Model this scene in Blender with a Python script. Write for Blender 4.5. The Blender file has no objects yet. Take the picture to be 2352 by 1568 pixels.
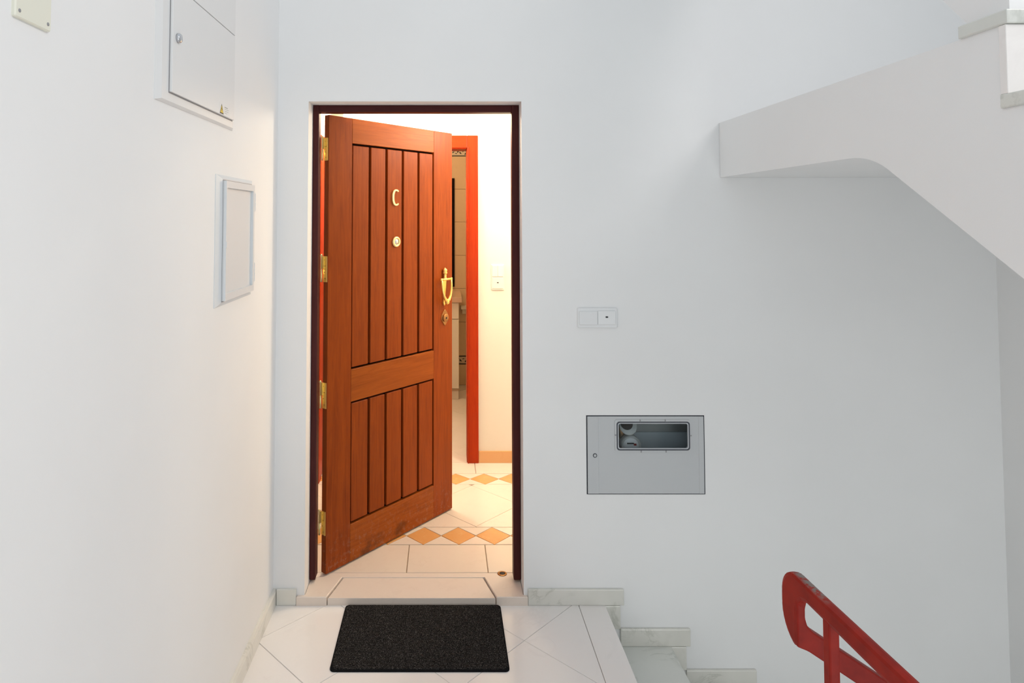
import bpy, bmesh, math, random
from mathutils import Vector, Matrix, Euler

random.seed(7)
scene = bpy.context.scene
COL = scene.collection
R = math.radians

# ------------------------------------------------------------------ camera
cam_data = bpy.data.cameras.new('camera')
cam = bpy.data.objects.new('camera', cam_data)
COL.objects.link(cam)
cam.location = (0.0, -2.76, 1.60)
cam.rotation_euler = (R(90 + 2.34), 0, 0)
cam_data.sensor_width = 36.0
cam_data.lens = 1490.0 * 36.0 / 2352.0
cam_data.shift_x = 0.0663
cam_data.shift_y = -0.1466
cam_data.clip_start = 0.02
scene.camera = cam

# ------------------------------------------------------------------ view, world, lights
scene.view_settings.view_transform = 'Standard'
scene.view_settings.look = 'None'
scene.view_settings.exposure = 0.0
scene.view_settings.gamma = 1.0
scene.view_settings.use_curve_mapping = False

world = bpy.data.worlds.new('overcast_daylight')
scene.world = world
world.use_nodes = True
bg = world.node_tree.nodes['Background']
bg.inputs['Color'].default_value = (0.89, 0.96, 1.0, 1)
bg.inputs['Strength'].default_value = 0.77


def area(name, loc, target, size, power, color):
    d = bpy.data.lights.new(name, 'AREA')
    d.shape = 'RECTANGLE'
    d.size, d.size_y = size
    d.energy = power
    d.color = color
    o = bpy.data.objects.new(name, d)
    COL.objects.link(o)
    o.location = loc
    o.rotation_euler = (Vector(target) - Vector(loc)).to_track_quat('-Z', 'Y').to_euler()
    return o


# daylight of the stairwell: window above the upper flight, plus a fill from below
area('upper_window_light', (2.30, -3.0, 2.9), (-0.7, -2.7, 1.2), (1.6, 1.4), 50, (1.0, 0.955, 0.945))
area('lower_fill_light', (1.75, -4.3, -0.4), (2.1, 0.0, 0.6), (1.1, 1.4), 24, (0.98, 1.0, 0.97))  # added fill, lifts the back wall under the upper flight


def lamp(name, loc, power, color, radius):
    d = bpy.data.lights.new(name, 'POINT')
    d.energy = power
    d.color = color
    d.shadow_soft_size = radius
    o = bpy.data.objects.new(name, d)
    COL.objects.link(o)
    o.location = loc
    return o


lamp('hall_lamp_light', (-0.36, 1.27, 2.42), 54, (1.0, 0.86, 0.68), 0.05)
lamp('hall_fill_light', (0.74, 0.72, 2.15), 30, (1.0, 0.84, 0.64), 0.06)  # added fill light, brightens the free side of the door leaf
lamp('bathroom_lamp_light', (-0.3, 2.3, 2.35), 18, (1.0, 0.76, 0.46), 0.08)


# ------------------------------------------------------------------ materials
def new_mat(name, color, rough=0.5, metal=0.0, spec=0.5):
    m = bpy.data.materials.new(name)
    m.use_nodes = True
    b = m.node_tree.nodes['Principled BSDF']
    b.inputs['Base Color'].default_value = (*color, 1)
    b.inputs['Roughness'].default_value = rough
    b.inputs['Metallic'].default_value = metal
    b.inputs['Specular IOR Level'].default_value = spec
    return m


def nodes(m):
    nt = m.node_tree
    return nt, nt.nodes['Principled BSDF']


def coords(nt, scale, rot=(0, 0, 0)):
    tc = nt.nodes.new('ShaderNodeTexCoord')
    mp = nt.nodes.new('ShaderNodeMapping')
    mp.inputs['Scale'].default_value = scale
    mp.inputs['Rotation'].default_value = rot
    nt.links.new(tc.outputs['Object'], mp.inputs['Vector'])
    return mp.outputs['Vector']


def noise(nt, vec, scale, detail=4, rough=0.55, dist=0.0):
    n = nt.nodes.new('ShaderNodeTexNoise')
    n.inputs['Scale'].default_value = scale
    n.inputs['Detail'].default_value = detail
    n.inputs['Roughness'].default_value = rough
    n.inputs['Distortion'].default_value = dist
    nt.links.new(vec, n.inputs['Vector'])
    return n.outputs['Fac']


def ramp(nt, fac, stops):
    r = nt.nodes.new('ShaderNodeValToRGB')
    els = r.color_ramp.elements
    while len(els) < len(stops):
        els.new(0.5)
    for e, (p, c) in zip(els, stops):
        e.position = p
        e.color = (*c, 1)
    nt.links.new(fac, r.inputs['Fac'])
    return r.outputs['Color']


def mix(nt, fac, a, b):
    n = nt.nodes.new('ShaderNodeMix')
    n.data_type = 'RGBA'
    for sock, val in ((0, fac), (6, a), (7, b)):
        if isinstance(val, (int, float)):
            n.inputs[sock].default_value = val
        elif isinstance(val, tuple):
            n.inputs[sock].default_value = (*val, 1)
        else:
            nt.links.new(val, n.inputs[sock])
    return n.outputs[2]


def math_node(nt, op, a, b=None):
    n = nt.nodes.new('ShaderNodeMath')
    n.operation = op
    for i, v in enumerate((a, b)):
        if v is None:
            continue
        if isinstance(v, (int, float)):
            n.inputs[i].default_value = v
        else:
            nt.links.new(v, n.inputs[i])
    return n.outputs[0]


def maprange(nt, v, a, b, c=0.0, d=1.0):
    n = nt.nodes.new('ShaderNodeMapRange')
    n.inputs[1].default_value = a
    n.inputs[2].default_value = b
    n.inputs[3].default_value = c
    n.inputs[4].default_value = d
    nt.links.new(v, n.inputs[0])
    return n.outputs[0]


def bump(nt, b, height, strength, dist=0.002):
    n = nt.nodes.new('ShaderNodeBump')
    n.inputs['Strength'].default_value = strength
    n.inputs['Distance'].default_value = dist
    nt.links.new(height, n.inputs['Height'])
    nt.links.new(n.outputs['Normal'], b.inputs['Normal'])


def plaster(name, color, rough=0.7):
    m = new_mat(name, color, rough, spec=0.3)
    nt, b = nodes(m)
    v = coords(nt, (1, 1, 1))
    f = noise(nt, v, 260, 3)
    bump(nt, b, f, 0.10, 0.001)
    c = ramp(nt, noise(nt, v, 1.7, 3), [(0.35, tuple(x * 0.975 for x in color)), (0.65, color)])
    nt.links.new(c, b.inputs['Base Color'])
    return m


def wood(name, dark, light, grain_axis='Z', rough=0.38, wear=False):
    m = new_mat(name, light, rough, spec=0.15)
    nt, b = nodes(m)
    sc = {'X': (1.2, 20, 20), 'Y': (20, 1.2, 20), 'Z': (20, 20, 1.2)}[grain_axis]
    v = coords(nt, sc)
    f1 = noise(nt, v, 2.6, 5, 0.6, 1.4)
    c = ramp(nt, f1, [(0.22, dark), (0.78, light)])
    sc2 = {'X': (6, 160, 160), 'Y': (160, 6, 160), 'Z': (160, 160, 6)}[grain_axis]
    v2 = coords(nt, sc2)
    f2 = noise(nt, v2, 2.2, 3)
    c = mix(nt, maprange(nt, f2, 0.45, 0.75, 0, 0.22), c, tuple(x * 0.55 for x in dark))
    if wear:
        v3 = coords(nt, (1, 1, 1))
        sep = nt.nodes.new('ShaderNodeSeparateXYZ')
        nt.links.new(v3, sep.inputs[0])
        low = maprange(nt, sep.outputs['Z'], 0.05, 0.24, 1, 0)
        spots = maprange(nt, noise(nt, v3, 42, 6, 0.7), 0.52, 0.70, 0, 1)
        c = mix(nt, math_node(nt, 'MULTIPLY', math_node(nt, 'MULTIPLY', low, spots), 0.55), c, (0.36, 0.24, 0.17))
        dark_spots = maprange(nt, noise(nt, v3, 7, 4, 0.6), 0.54, 0.66, 0, 1)
        c = mix(nt, math_node(nt, 'MULTIPLY', math_node(nt, 'MULTIPLY', low, dark_spots), 0.6), c, (0.06, 0.02, 0.01))
    nt.links.new(c, b.inputs['Base Color'])
    bump(nt, b, f2, 0.08, 0.001)
    return m


def marble(name, base, vein, rough=0.18, amount=1.0, scale=3.0):
    m = new_mat(name, base, rough)
    nt, b = nodes(m)
    v = coords(nt, (1, 1, 1))
    n1 = noise(nt, v, scale, 8, 0.62, 1.6)
    veins = math_node(nt, 'ABSOLUTE', math_node(nt, 'SUBTRACT', n1, 0.5))
    mask = maprange(nt, veins, 0.0, 0.045, 0.55 * amount, 0)
    patch = maprange(nt, noise(nt, v, scale * 0.8, 3), 0.45, 0.7, 0, 0.55 * amount)
    c = mix(nt, patch, base, tuple(0.55 * x + 0.45 * y for x, y in zip(base, vein)))
    gate = maprange(nt, noise(nt, v, scale * 1.3, 2), 0.48, 0.62, 0, 1)
    c = mix(nt, math_node(nt, 'MULTIPLY', mask, gate), c, vein)
    nt.links.new(c, b.inputs['Base Color'])
    return m


M = {}
M['wall'] = plaster('white_wall_paint', (0.88, 0.88, 0.88))
M['hall_wall'] = plaster('cream_hall_paint', (0.84, 0.79, 0.69))
M['marble'] = marble('pale_floor_marble', (0.90, 0.87, 0.85), (0.74, 0.70, 0.68), 0.16, 0.35)
M['skirt'] = marble('veined_skirting_marble', (0.77, 0.755, 0.70), (0.48, 0.48, 0.42), 0.25, 1.0, 6.0)
M['tread'] = marble('grey_veined_stair_marble', (0.75, 0.76, 0.72), (0.46, 0.48, 0.44), 0.20, 1.0, 5.0)
M['limestone'] = marble('rosy_threshold_stone', (0.80, 0.70, 0.62), (0.68, 0.58, 0.50), 0.32, 0.4, 9.0)
M['grout'] = new_mat('grey_grout', (0.42, 0.39, 0.36), 0.9)
M['hall_grout'] = new_mat('tan_grout', (0.34, 0.25, 0.17), 0.9)
M['hall_tile'] = marble('cream_ceramic_tile', (0.80, 0.70, 0.60), (0.70, 0.58, 0.48), 0.22, 0.4, 8.0)
M['terracotta'] = marble('terracotta_diamond_tile', (0.72, 0.36, 0.13), (0.78, 0.48, 0.22), 0.25, 0.9, 12.0)
M['hall_base'] = marble('terracotta_baseboard', (0.72, 0.40, 0.18), (0.66, 0.34, 0.14), 0.3, 0.6, 9.0)
M['door_v'] = wood('door_wood_upright_grain', (0.20, 0.033, 0.004), (0.35, 0.066, 0.006), 'Z', 0.40, True)
M['door_h'] = wood('door_wood_level_grain', (0.25, 0.052, 0.006), (0.41, 0.097, 0.011), 'X', 0.40, True)
M['groove'] = new_mat('dark_groove', (0.008, 0.003, 0.002), 0.8, spec=0.1)
M['frame'] = wood('maroon_frame_wood', (0.050, 0.011, 0.010), (0.085, 0.019, 0.018), 'Z', 0.42)
M['frame_h'] = wood('maroon_frame_wood_level', (0.050, 0.011, 0.010), (0.085, 0.019, 0.018), 'X', 0.42)
M['orange'] = wood('orange_red_casing_wood', (0.34, 0.024, 0.003), (0.46, 0.045, 0.005), 'Z', 0.35)
M['orange_h'] = wood('orange_red_casing_wood_level', (0.34, 0.024, 0.003), (0.46, 0.045, 0.005), 'X', 0.35)
M['brass'] = new_mat('polished_brass', (0.92, 0.66, 0.20), 0.30, 0.85)
M['brass_pale'] = new_mat('pale_brass', (0.94, 0.76, 0.36), 0.36, 0.7)
M['bronze'] = new_mat('dull_bronze', (0.40, 0.21, 0.08), 0.42, 1.0)
M['steel'] = new_mat('polished_steel', (0.62, 0.63, 0.66), 0.22, 1.0)
M['black'] = new_mat('black', (0.010, 0.010, 0.012), 0.6)
M['white_plastic'] = new_mat('white_plastic', (0.80, 0.81, 0.82), 0.28)
M['cream_plastic'] = new_mat('cream_plastic', (0.84, 0.80, 0.72), 0.30)
M['beige_plastic'] = new_mat('beige_plate', (0.82, 0.81, 0.70), 0.45)
M['white_metal'] = new_mat('white_enamelled_metal', (0.73, 0.755, 0.775), 0.35)
M['panel_white'] = new_mat('white_panel_enamel', (0.80, 0.80, 0.80), 0.4)
M['grey_metal'] = new_mat('grey_painted_metal', (0.52, 0.535, 0.55), 0.45)
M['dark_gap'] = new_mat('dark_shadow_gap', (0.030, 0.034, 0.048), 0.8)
M['rubber'] = new_mat('dark_rubber_gasket', (0.045, 0.050, 0.065), 0.6)
M['gasket_light'] = new_mat('pale_gasket_lip', (0.50, 0.52, 0.55), 0.5)
M['cavity'] = new_mat('rough_cement', (0.29, 0.30, 0.295), 0.95)
M['pipe'] = new_mat('blue_grey_pipe', (0.44, 0.50, 0.54), 0.6)
M['dial'] = new_mat('meter_dial', (0.46, 0.47, 0.46), 0.35)
M['yellow'] = new_mat('warning_yellow', (0.78, 0.56, 0.04), 0.45)
M['print_grey'] = new_mat('grey_print', (0.30, 0.30, 0.31), 0.6)
M['sticker'] = new_mat('white_sticker', (0.80, 0.80, 0.80), 0.5)
M['bath_tile'] = marble('tan_bathroom_tile', (0.62, 0.42, 0.24), (0.54, 0.35, 0.20), 0.25, 0.5, 7.0)
M['bath_border'] = new_mat('beige_border_tile', (0.56, 0.44, 0.31), 0.3)
M['cabinet'] = new_mat('cream_cabinet_lacquer', (0.80, 0.72, 0.58), 0.35)
M['counter'] = marble('rosy_counter_stone', (0.66, 0.44, 0.29), (0.54, 0.33, 0.20), 0.2, 0.6, 9.0)
M['plinth'] = new_mat('tan_plinth_band', (0.52, 0.38, 0.24), 0.5)
M['mirror'] = new_mat('mirror_silver', (0.85, 0.85, 0.85), 0.03, 1.0)
M['ceiling'] = plaster('white_ceiling_paint', (0.82, 0.82, 0.82))

# glass
g = bpy.data.materials.new('window_glass')
g.use_nodes = True
gb = g.node_tree.nodes['Principled BSDF']
gb.inputs['Base Color'].default_value = (0.85, 0.90, 0.92, 1)
gb.inputs['Roughness'].default_value = 0.05
gb.inputs['Transmission Weight'].default_value = 1.0
gb.inputs['IOR'].default_value = 1.1
M['glass'] = g

# red painted railing with a worn patch on the top of the bend
m = new_mat('red_railing_paint', (0.25, 0.022, 0.012), 0.48, spec=0.15)
nt, b = nodes(m)
v = coords(nt, (1, 1, 1))
c = ramp(nt, noise(nt, v, 22, 5), [(0.3, (0.20, 0.010, 0.006)), (0.7, (0.30, 0.016, 0.008))])
sep = nt.nodes.new('ShaderNodeSeparateXYZ')
nt.links.new(v, sep.inputs[0])
near = maprange(nt, sep.outputs['Y'], -1.545, -1.50, 0, 1)
near = math_node(nt, 'MULTIPLY', near, maprange(nt, sep.outputs['Z'], 0.872, 0.884, 0, 1))
high = maprange(nt, math_node(nt, 'SUBTRACT', sep.outputs['Z'], math_node(nt, 'MULTIPLY', sep.outputs['X'], -1.6)), 2.008, 2.022, 0, 1)
ragged = maprange(nt, noise(nt, v, 70, 5, 0.7), 0.40, 0.50, 0, 1)
worn = math_node(nt, 'MULTIPLY', math_node(nt, 'MULTIPLY', near, high), ragged)
c = mix(nt, worn, c, (0.19, 0.165, 0.155))
nt.links.new(c, b.inputs['Base Color'])
M['red'] = m

# doormat
m = new_mat('charcoal_mat_fibre', (0.012, 0.011, 0.010), 0.95, spec=0.1)
nt, b = nodes(m)
v = coords(nt, (1, 1, 1))
f = noise(nt, v, 330, 2, 0.9)
c = ramp(nt, f, [(0.42, (0.008, 0.007, 0.007)), (0.56, (0.032, 0.028, 0.026)), (0.66, (0.17, 0.155, 0.14))])
nt.links.new(c, b.inputs['Base Color'])
bump(nt, b, f, 0.6, 0.003)
M['mat'] = m
M['mat_edge'] = new_mat('black_mat_edge', (0.007, 0.007, 0.008), 0.9, spec=0.1)


# ------------------------------------------------------------------ mesh helpers
def link(name, bm, material, parent=None, smooth=False):
    me = bpy.data.meshes.new(name)
    bmesh.ops.recalc_face_normals(bm, faces=bm.faces[:])
    bm.to_mesh(me)
    bm.free()
    if smooth:
        for p in me.polygons:
            p.use_smooth = True
    mats = material if isinstance(material, (list, tuple)) else [material]
    for x in mats:
        me.materials.append(M[x] if isinstance(x, str) else x)
    o = bpy.data.objects.new(name, me)
    COL.objects.link(o)
    if parent:
        o.parent = parent
    return o


def empty(name, loc=(0, 0, 0), rotz=0.0):
    o = bpy.data.objects.new(name, None)
    o.empty_display_size = 0.1
    o.location = loc
    o.rotation_euler = (0, 0, rotz)
    COL.objects.link(o)
    return o


def tag(o, label=None, cat=None, group=None, kind=None):
    if label:
        o['label'] = label
    if cat:
        o['category'] = cat
    if group:
        o['group'] = group
    if kind:
        o['kind'] = kind
    return o


def box_into(bm, x0, x1, y0, y1, z0, z1, bev=0.0, seg=2):
    t = bmesh.new()
    vs = [t.verts.new((x, y, z)) for x in (x0, x1) for y in (y0, y1) for z in (z0, z1)]
    for q in ((0, 1, 3, 2), (4, 6, 7, 5), (0, 4, 5, 1), (2, 3, 7, 6), (0, 2, 6, 4), (1, 5, 7, 3)):
        t.faces.new([vs[i] for i in q])
    if bev:
        bmesh.ops.bevel(t, geom=t.edges[:], offset=bev, segments=seg, profile=0.6, affect='EDGES')
    merge(bm, t)


def merge(bm, t):
    me = bpy.data.meshes.new('tmp')
    t.to_mesh(me)
    t.free()
    bm.from_mesh(me)
    bpy.data.meshes.remove(me)


def box(name, x0, x1, y0, y1, z0, z1, mat, parent=None, bev=0.0, seg=2):
    bm = bmesh.new()
    box_into(bm, x0, x1, y0, y1, z0, z1, bev, seg)
    return link(name, bm, mat, parent)


def prism_into(bm, poly, a0, a1, axis='Z', chamfer=0.0, round_all=0.0):
    """extrude a 2D polygon; axis Z: (x,y)->z, Y: (x,z)->y, X: (y,z)->x. chamfer insets the a1 face."""
    def P(p, a):
        if axis == 'Z':
            return (p[0], p[1], a)
        if axis == 'Y':
            return (p[0], a, p[1])
        return (a, p[0], p[1])
    t = bmesh.new()
    n = len(poly)
    if chamfer:
        c = (sum(p[0] for p in poly) / n, sum(p[1] for p in poly) / n)
        ins = []
        for p in poly:
            d = math.hypot(p[0] - c[0], p[1] - c[1]) or 1
            k = min(0.3, chamfer * 1.3 / d)
            ins.append((p[0] + (c[0] - p[0]) * k, p[1] + (c[1] - p[1]) * k))
        s = 1 if a1 > a0 else -1
        rings = [[t.verts.new(P(p, a0)) for p in poly],
                 [t.verts.new(P(p, a1 - s * chamfer)) for p in poly],
                 [t.verts.new(P(p, a1)) for p in ins]]
    else:
        rings = [[t.verts.new(P(p, a0)) for p in poly], [t.verts.new(P(p, a1)) for p in poly]]
    for r0, r1 in zip(rings, rings[1:]):
        for i in range(n):
            j = (i + 1) % n
            t.faces.new((r0[i], r0[j], r1[j], r1[i]))
    t.faces.new(rings[0][::-1])
    t.faces.new(rings[-1])
    bmesh.ops.recalc_face_normals(t, faces=t.faces[:])
    if round_all:
        bmesh.ops.bevel(t, geom=t.edges[:], offset=round_all, segments=2, profile=0.6, affect='EDGES')
    merge(bm, t)


def prism(name, poly, a0, a1, mat, parent=None, axis='Z', chamfer=0.0, round_all=0.0):
    bm = bmesh.new()
    prism_into(bm, poly, a0, a1, axis, chamfer, round_all)
    return link(name, bm, mat, parent)


def round_rect(x0, x1, z0, z1, r, n=5):
    pts = []
    for cx, cz, a in ((x1 - r, z1 - r, 0), (x0 + r, z1 - r, 90), (x0 + r, z0 + r, 180), (x1 - r, z0 + r, 270)):
        for i in range(n + 1):
            t = R(a + 90 * i / n)
            pts.append((cx + r * math.cos(t), cz + r * math.sin(t)))
    return pts


def ring_prism_into(bm, outer, inner, a0, a1, axis='Y'):
    def P(p, a):
        return (p[0], p[1], a) if axis == 'Z' else (p[0], a, p[1]) if axis == 'Y' else (a, p[0], p[1])
    n = len(outer)
    A = [bm.verts.new(P(p, a0)) for p in outer]
    B = [bm.verts.new(P(p, a1)) for p in outer]
    C = [bm.verts.new(P(p, a0)) for p in inner]
    D = [bm.verts.new(P(p, a1)) for p in inner]
    for i in range(n):
        j = (i + 1) % n
        for q in ((A[i], A[j], B[j], B[i]), (C[i], D[i], D[j], C[j]), (A[i], C[i], C[j], A[j]), (B[i], B[j], D[j], D[i])):
            bm.faces.new(q)


def ring_prism(name, outer, inner, a0, a1, mat, parent=None, axis='Y'):
    bm = bmesh.new()
    ring_prism_into(bm, outer, inner, a0, a1, axis)
    return link(name, bm, mat, parent)


def lathe_into(bm, prof, centre, axis='Z', seg=24):
    """prof: (radius, along) pairs."""
    cx, cy, cz = centre
    rings = []
    for r, a in prof:
        ring = []
        for i in range(seg):
            t = 2 * math.pi * i / seg
            u, w = r * math.cos(t), r * math.sin(t)
            p = {'Z': (cx + u, cy + w, cz + a), 'Y': (cx + u, cy + a, cz + w), 'X': (cx + a, cy + u, cz + w)}[axis]
            ring.append(bm.verts.new(p))
        rings.append(ring)
    for r0, r1 in zip(rings, rings[1:]):
        for i in range(seg):
            j = (i + 1) % seg
            bm.faces.new((r0[i], r0[j], r1[j], r1[i]))
    bm.faces.new(rings[0][::-1])
    bm.faces.new(rings[-1])


def lathe(name, prof, centre, mat, parent=None, axis='Z', seg=24, smooth=True):
    bm = bmesh.new()
    lathe_into(bm, prof, centre, axis, seg)
    return link(name, bm, mat, parent, smooth)


def tube_into(bm, pts, rad, seg=10):
    pts = [Vector(p) for p in pts]
    rads = rad if isinstance(rad, (list, tuple)) else [rad] * len(pts)
    rings = []
    side = None
    for i, p in enumerate(pts):
        d = (pts[min(i + 1, len(pts) - 1)] - pts[max(i - 1, 0)]).normalized()
        if side is None:
            side = d.orthogonal().normalized()
        side = (side - d * side.dot(d)).normalized()
        up = d.cross(side)
        rings.append([bm.verts.new(p + (side * math.cos(2 * math.pi * k / seg) + up * math.sin(2 * math.pi * k / seg)) * rads[i]) for k in range(seg)])
    for r0, r1 in zip(rings, rings[1:]):
        for k in range(seg):
            j = (k + 1) % seg
            bm.faces.new((r0[k], r0[j], r1[j], r1[k]))
    bm.faces.new(rings[0][::-1])
    bm.faces.new(rings[-1])


def clip(poly, x0, x1, y0, y1):
    def cut(pl, inside, inter):
        out = []
        for i, p in enumerate(pl):
            q = pl[(i + 1) % len(pl)]
            if inside(p):
                out.append(p)
                if not inside(q):
                    out.append(inter(p, q))
            elif inside(q):
                out.append(inter(p, q))
        return out

    def ix(x):
        return lambda p, q: (x, p[1] + (q[1] - p[1]) * (x - p[0]) / (q[0] - p[0]))

    def iy(y):
        return lambda p, q: (p[0] + (q[0] - p[0]) * (y - p[1]) / (q[1] - p[1]), y)
    for inside, inter in ((lambda p: p[0] >= x0, ix(x0)), (lambda p: p[0] <= x1, ix(x1)),
                          (lambda p: p[1] >= y0, iy(y0)), (lambda p: p[1] <= y1, iy(y1))):
        if poly:
            poly = cut(poly, inside, inter)
    return poly


def poly_area(p):
    return abs(sum(p[i][0] * p[(i + 1) % len(p)][1] - p[(i + 1) % len(p)][0] * p[i][1] for i in range(len(p)))) / 2


def diagonal_tiles(parent, x0, x1, y0, y1, s_sum, s_dif, pitch, gap, z0, z1, mat):
    """square tiles laid at 45 degrees: joints on x+y = s_sum+k*pitch and x-y = s_dif+k*pitch."""
    g = gap * 0.7071
    n = 0
    for i in range(-14, 15):
        for j in range(-14, 15):
            a0, a1 = s_sum + i * pitch + g, s_sum + (i + 1) * pitch - g
            b0, b1 = s_dif + j * pitch + g, s_dif + (j + 1) * pitch - g
            quad = [((a + b) / 2, (a - b) / 2) for a, b in ((a0, b0), (a0, b1), (a1, b1), (a1, b0))]
            p = clip(quad, x0, x1, y0, y1)
            q = []
            for k in p:
                if not q or math.hypot(k[0] - q[-1][0], k[1] - q[-1][1]) > 1e-4:
                    q.append(k)
            if len(q) > 2 and math.hypot(q[0][0] - q[-1][0], q[0][1] - q[-1][1]) < 1e-4:
                q.pop()
            if len(q) >= 3 and poly_area(q) > 4e-4:
                prism('tile', q, z0, z1 + random.uniform(-0.0003, 0.0003), mat, parent, 'Z', 0.0012)
                n += 1
    return n


def wall_with_holes(name, axis, a0, a1, u0, u1, z0, z1, holes, mat):
    """a wall slab; axis 'Y' runs along x (thickness a0..a1 in y), axis 'X' runs along y. holes: (u0,u1,z0,z1,depth or None)."""
    us = sorted({u0, u1, *[h[0] for h in holes], *[h[1] for h in holes]})
    zs = sorted({z0, z1, *[h[2] for h in holes], *[h[3] for h in holes]})
    us = [u for u in us if u0 <= u <= u1]
    zs = [z for z in zs if z0 <= z <= z1]

    def V(u, z, a):
        return (u, a, z) if axis == 'Y' else (a, u, z)
    bm = bmesh.new()
    cells = {}

    def depth(i, j):
        if not (0 <= i < len(us) - 1 and 0 <= j < len(zs) - 1):
            return 'out'
        cu, cz = (us[i] + us[i + 1]) / 2, (zs[j] + zs[j + 1]) / 2
        for h in holes:
            if h[0] < cu < h[1] and h[2] < cz < h[3]:
                return h[4]
        return 0.0

    def quad(p):
        bm.faces.new([bm.verts.new(q) for q in p])
    for i in range(len(us) - 1):
        for j in range(len(zs) - 1):
            d = depth(i, j)
            ua, ub, za, zb = us[i], us[i + 1], zs[j], zs[j + 1]
            if d is not None:
                a = a0 + (a1 - a0) * d
                quad((V(ua, za, a), V(ub, za, a), V(ub, zb, a), V(ua, zb, a)))
                quad((V(ua, za, a1), V(ua, zb, a1), V(ub, zb, a1), V(ub, za, a1)))
            for di, dj, e in ((1, 0, ((ub, za), (ub, zb))), (0, 1, ((ua, zb), (ub, zb))), (-1, 0, ((ua, za), (ua, zb))), (0, -1, ((ua, za), (ub, za)))):
                n = depth(i + di, j + dj)
                if n == d:
                    continue
                if n == 'out':
                    if d is not None:
                        quad((V(*e[0], a0 + (a1 - a0) * d), V(*e[1], a0 + (a1 - a0) * d), V(*e[1], a1), V(*e[0], a1)))
                elif (di, dj) in ((1, 0), (0, 1)):
                    dd = [1.0 if q is None else q for q in (d, n)]
                    quad((V(*e[0], a0 + (a1 - a0) * min(dd)), V(*e[1], a0 + (a1 - a0) * min(dd)),
                          V(*e[1], a0 + (a1 - a0) * max(dd)), V(*e[0], a0 + (a1 - a0) * max(dd))))
    bmesh.ops.remove_doubles(bm, verts=bm.verts[:], dist=1e-5)
    return link(name, bm, mat)


# ================================================================== SETTING: stairwell
WL = -0.71            # left wall face
WR = 2.34             # right wall face
WALL_BACK_Y = 0.0     # face of the wall with the flat's door
DOOR_L, DOOR_R, DOOR_T = -0.580, 0.331, 2.098
TH = 0.033            # height of the flat's floor over the landing

tag(wall_with_holes('wall_back', 'Y', 0.0, 0.20, WL, WR, -1.4, 4.6,
                    [(DOOR_L, DOOR_R, -0.12, DOOR_T, None), (0.596, 1.092, 0.446, 0.772, 0.72)], 'wall'),
    'white plastered wall around the open wooden door', 'wall', kind='structure')
tag(box('wall_left', WL - 0.2, WL, -4.4, 0.2, -0.4, 4.6, 'wall'),
    'white plastered wall on the left carrying the hatches', 'wall', kind='structure')
tag(box('wall_right', WR, WR + 0.2, -4.4, 0.2, -1.4, 4.6, 'wall'),
    'white plastered wall at the right end of the stairs', 'wall', kind='structure')

# landing floor of diagonal marble tiles
fl = box('floor', WL, 0.645, -4.4, 0.0, -0.20, -0.0035, 'grout')
tag(fl, 'pale diagonal marble tiled landing in front of the door', 'floor', kind='structure')
diagonal_tiles(fl, WL, 0.5555, -2.3, 0.0, 0.07, 0.03, 0.5075, 0.0018, -0.0035, 0.0, 'marble')
for y0, y1 in ((-0.95, 0.0), (-1.95, -0.9525)):
    bm = bmesh.new()
    box_into(bm, 0.558, 0.667, y0, y1, -0.030, 0.0, 0.003, 2)
    link('edge_strip', bm, 'marble', fl)
box('far_slab', WL, 0.667, -4.4, -2.302, -0.0035, 0.0, 'marble', fl)

# skirting along the landing
def skirt_poly_x(x0, x1, z0, z1, r=0.012):
    return [(x0, z0), (x1, z0), (x1, z1 - r), (x1 - r * 0.3, z1 - r * 0.3), (x1 - r, z1), (x0, z1)]


bl = tag(empty('baseboard_left', (WL, -1.0, 0)), 'pale marble skirting along the left wall', 'baseboard', kind='structure')
for y0, y1 in ((-0.88, 0.0), (-1.78, -0.8815)):
    o = prism('skirting_stone', [(0, 0), (0.015, 0), (0.015, 0.054), (0.010, 0.064), (0, 0.064)], 0, 1, 'skirt', bl, 'X')
    me = o.data
    for vtx in me.vertices:
        x, y, z = vtx.co
        vtx.co = (y, (y0 if x < 0.5 else y1) + 1.0, z)

bb = tag(empty('baseboard_back', (0, 0, 0)), 'veined marble skirting stones on the door wall beside the threshold', 'baseboard', kind='structure')


def skirting(x0, x1, z0, z1, parent, rr=0.008):
    bm = bmesh.new()
    box_into(bm, x0, x1, -0.013, 0.0, z0, z1, 0.0035, 2)
    return link('skirting_stone', bm, 'skirt', parent)


skirting(-0.694, -0.612, 0.0, 0.064, bb)
skirting(0.3475, 0.744, 0.0, 0.064, bb)

# ------------------------------------------------------------------ stairs down along the door wall
GO, RI, X0 = 0.270, 0.165, 0.667
NST = 6
bs = tag(empty('baseboard_stair', (0, 0, 0)), 'stepped marble skirting following the descending stairs', 'baseboard', kind='structure')
st = empty('staircase', (0.667, -0.7, -0.165))
tag(st, 'grey veined marble stairs descending to the right of the landing', 'staircase')


def lift(o, root):
    o.parent = root
    o.matrix_parent_inverse = Matrix.Translation(-Vector(root.location))
    return o


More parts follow.
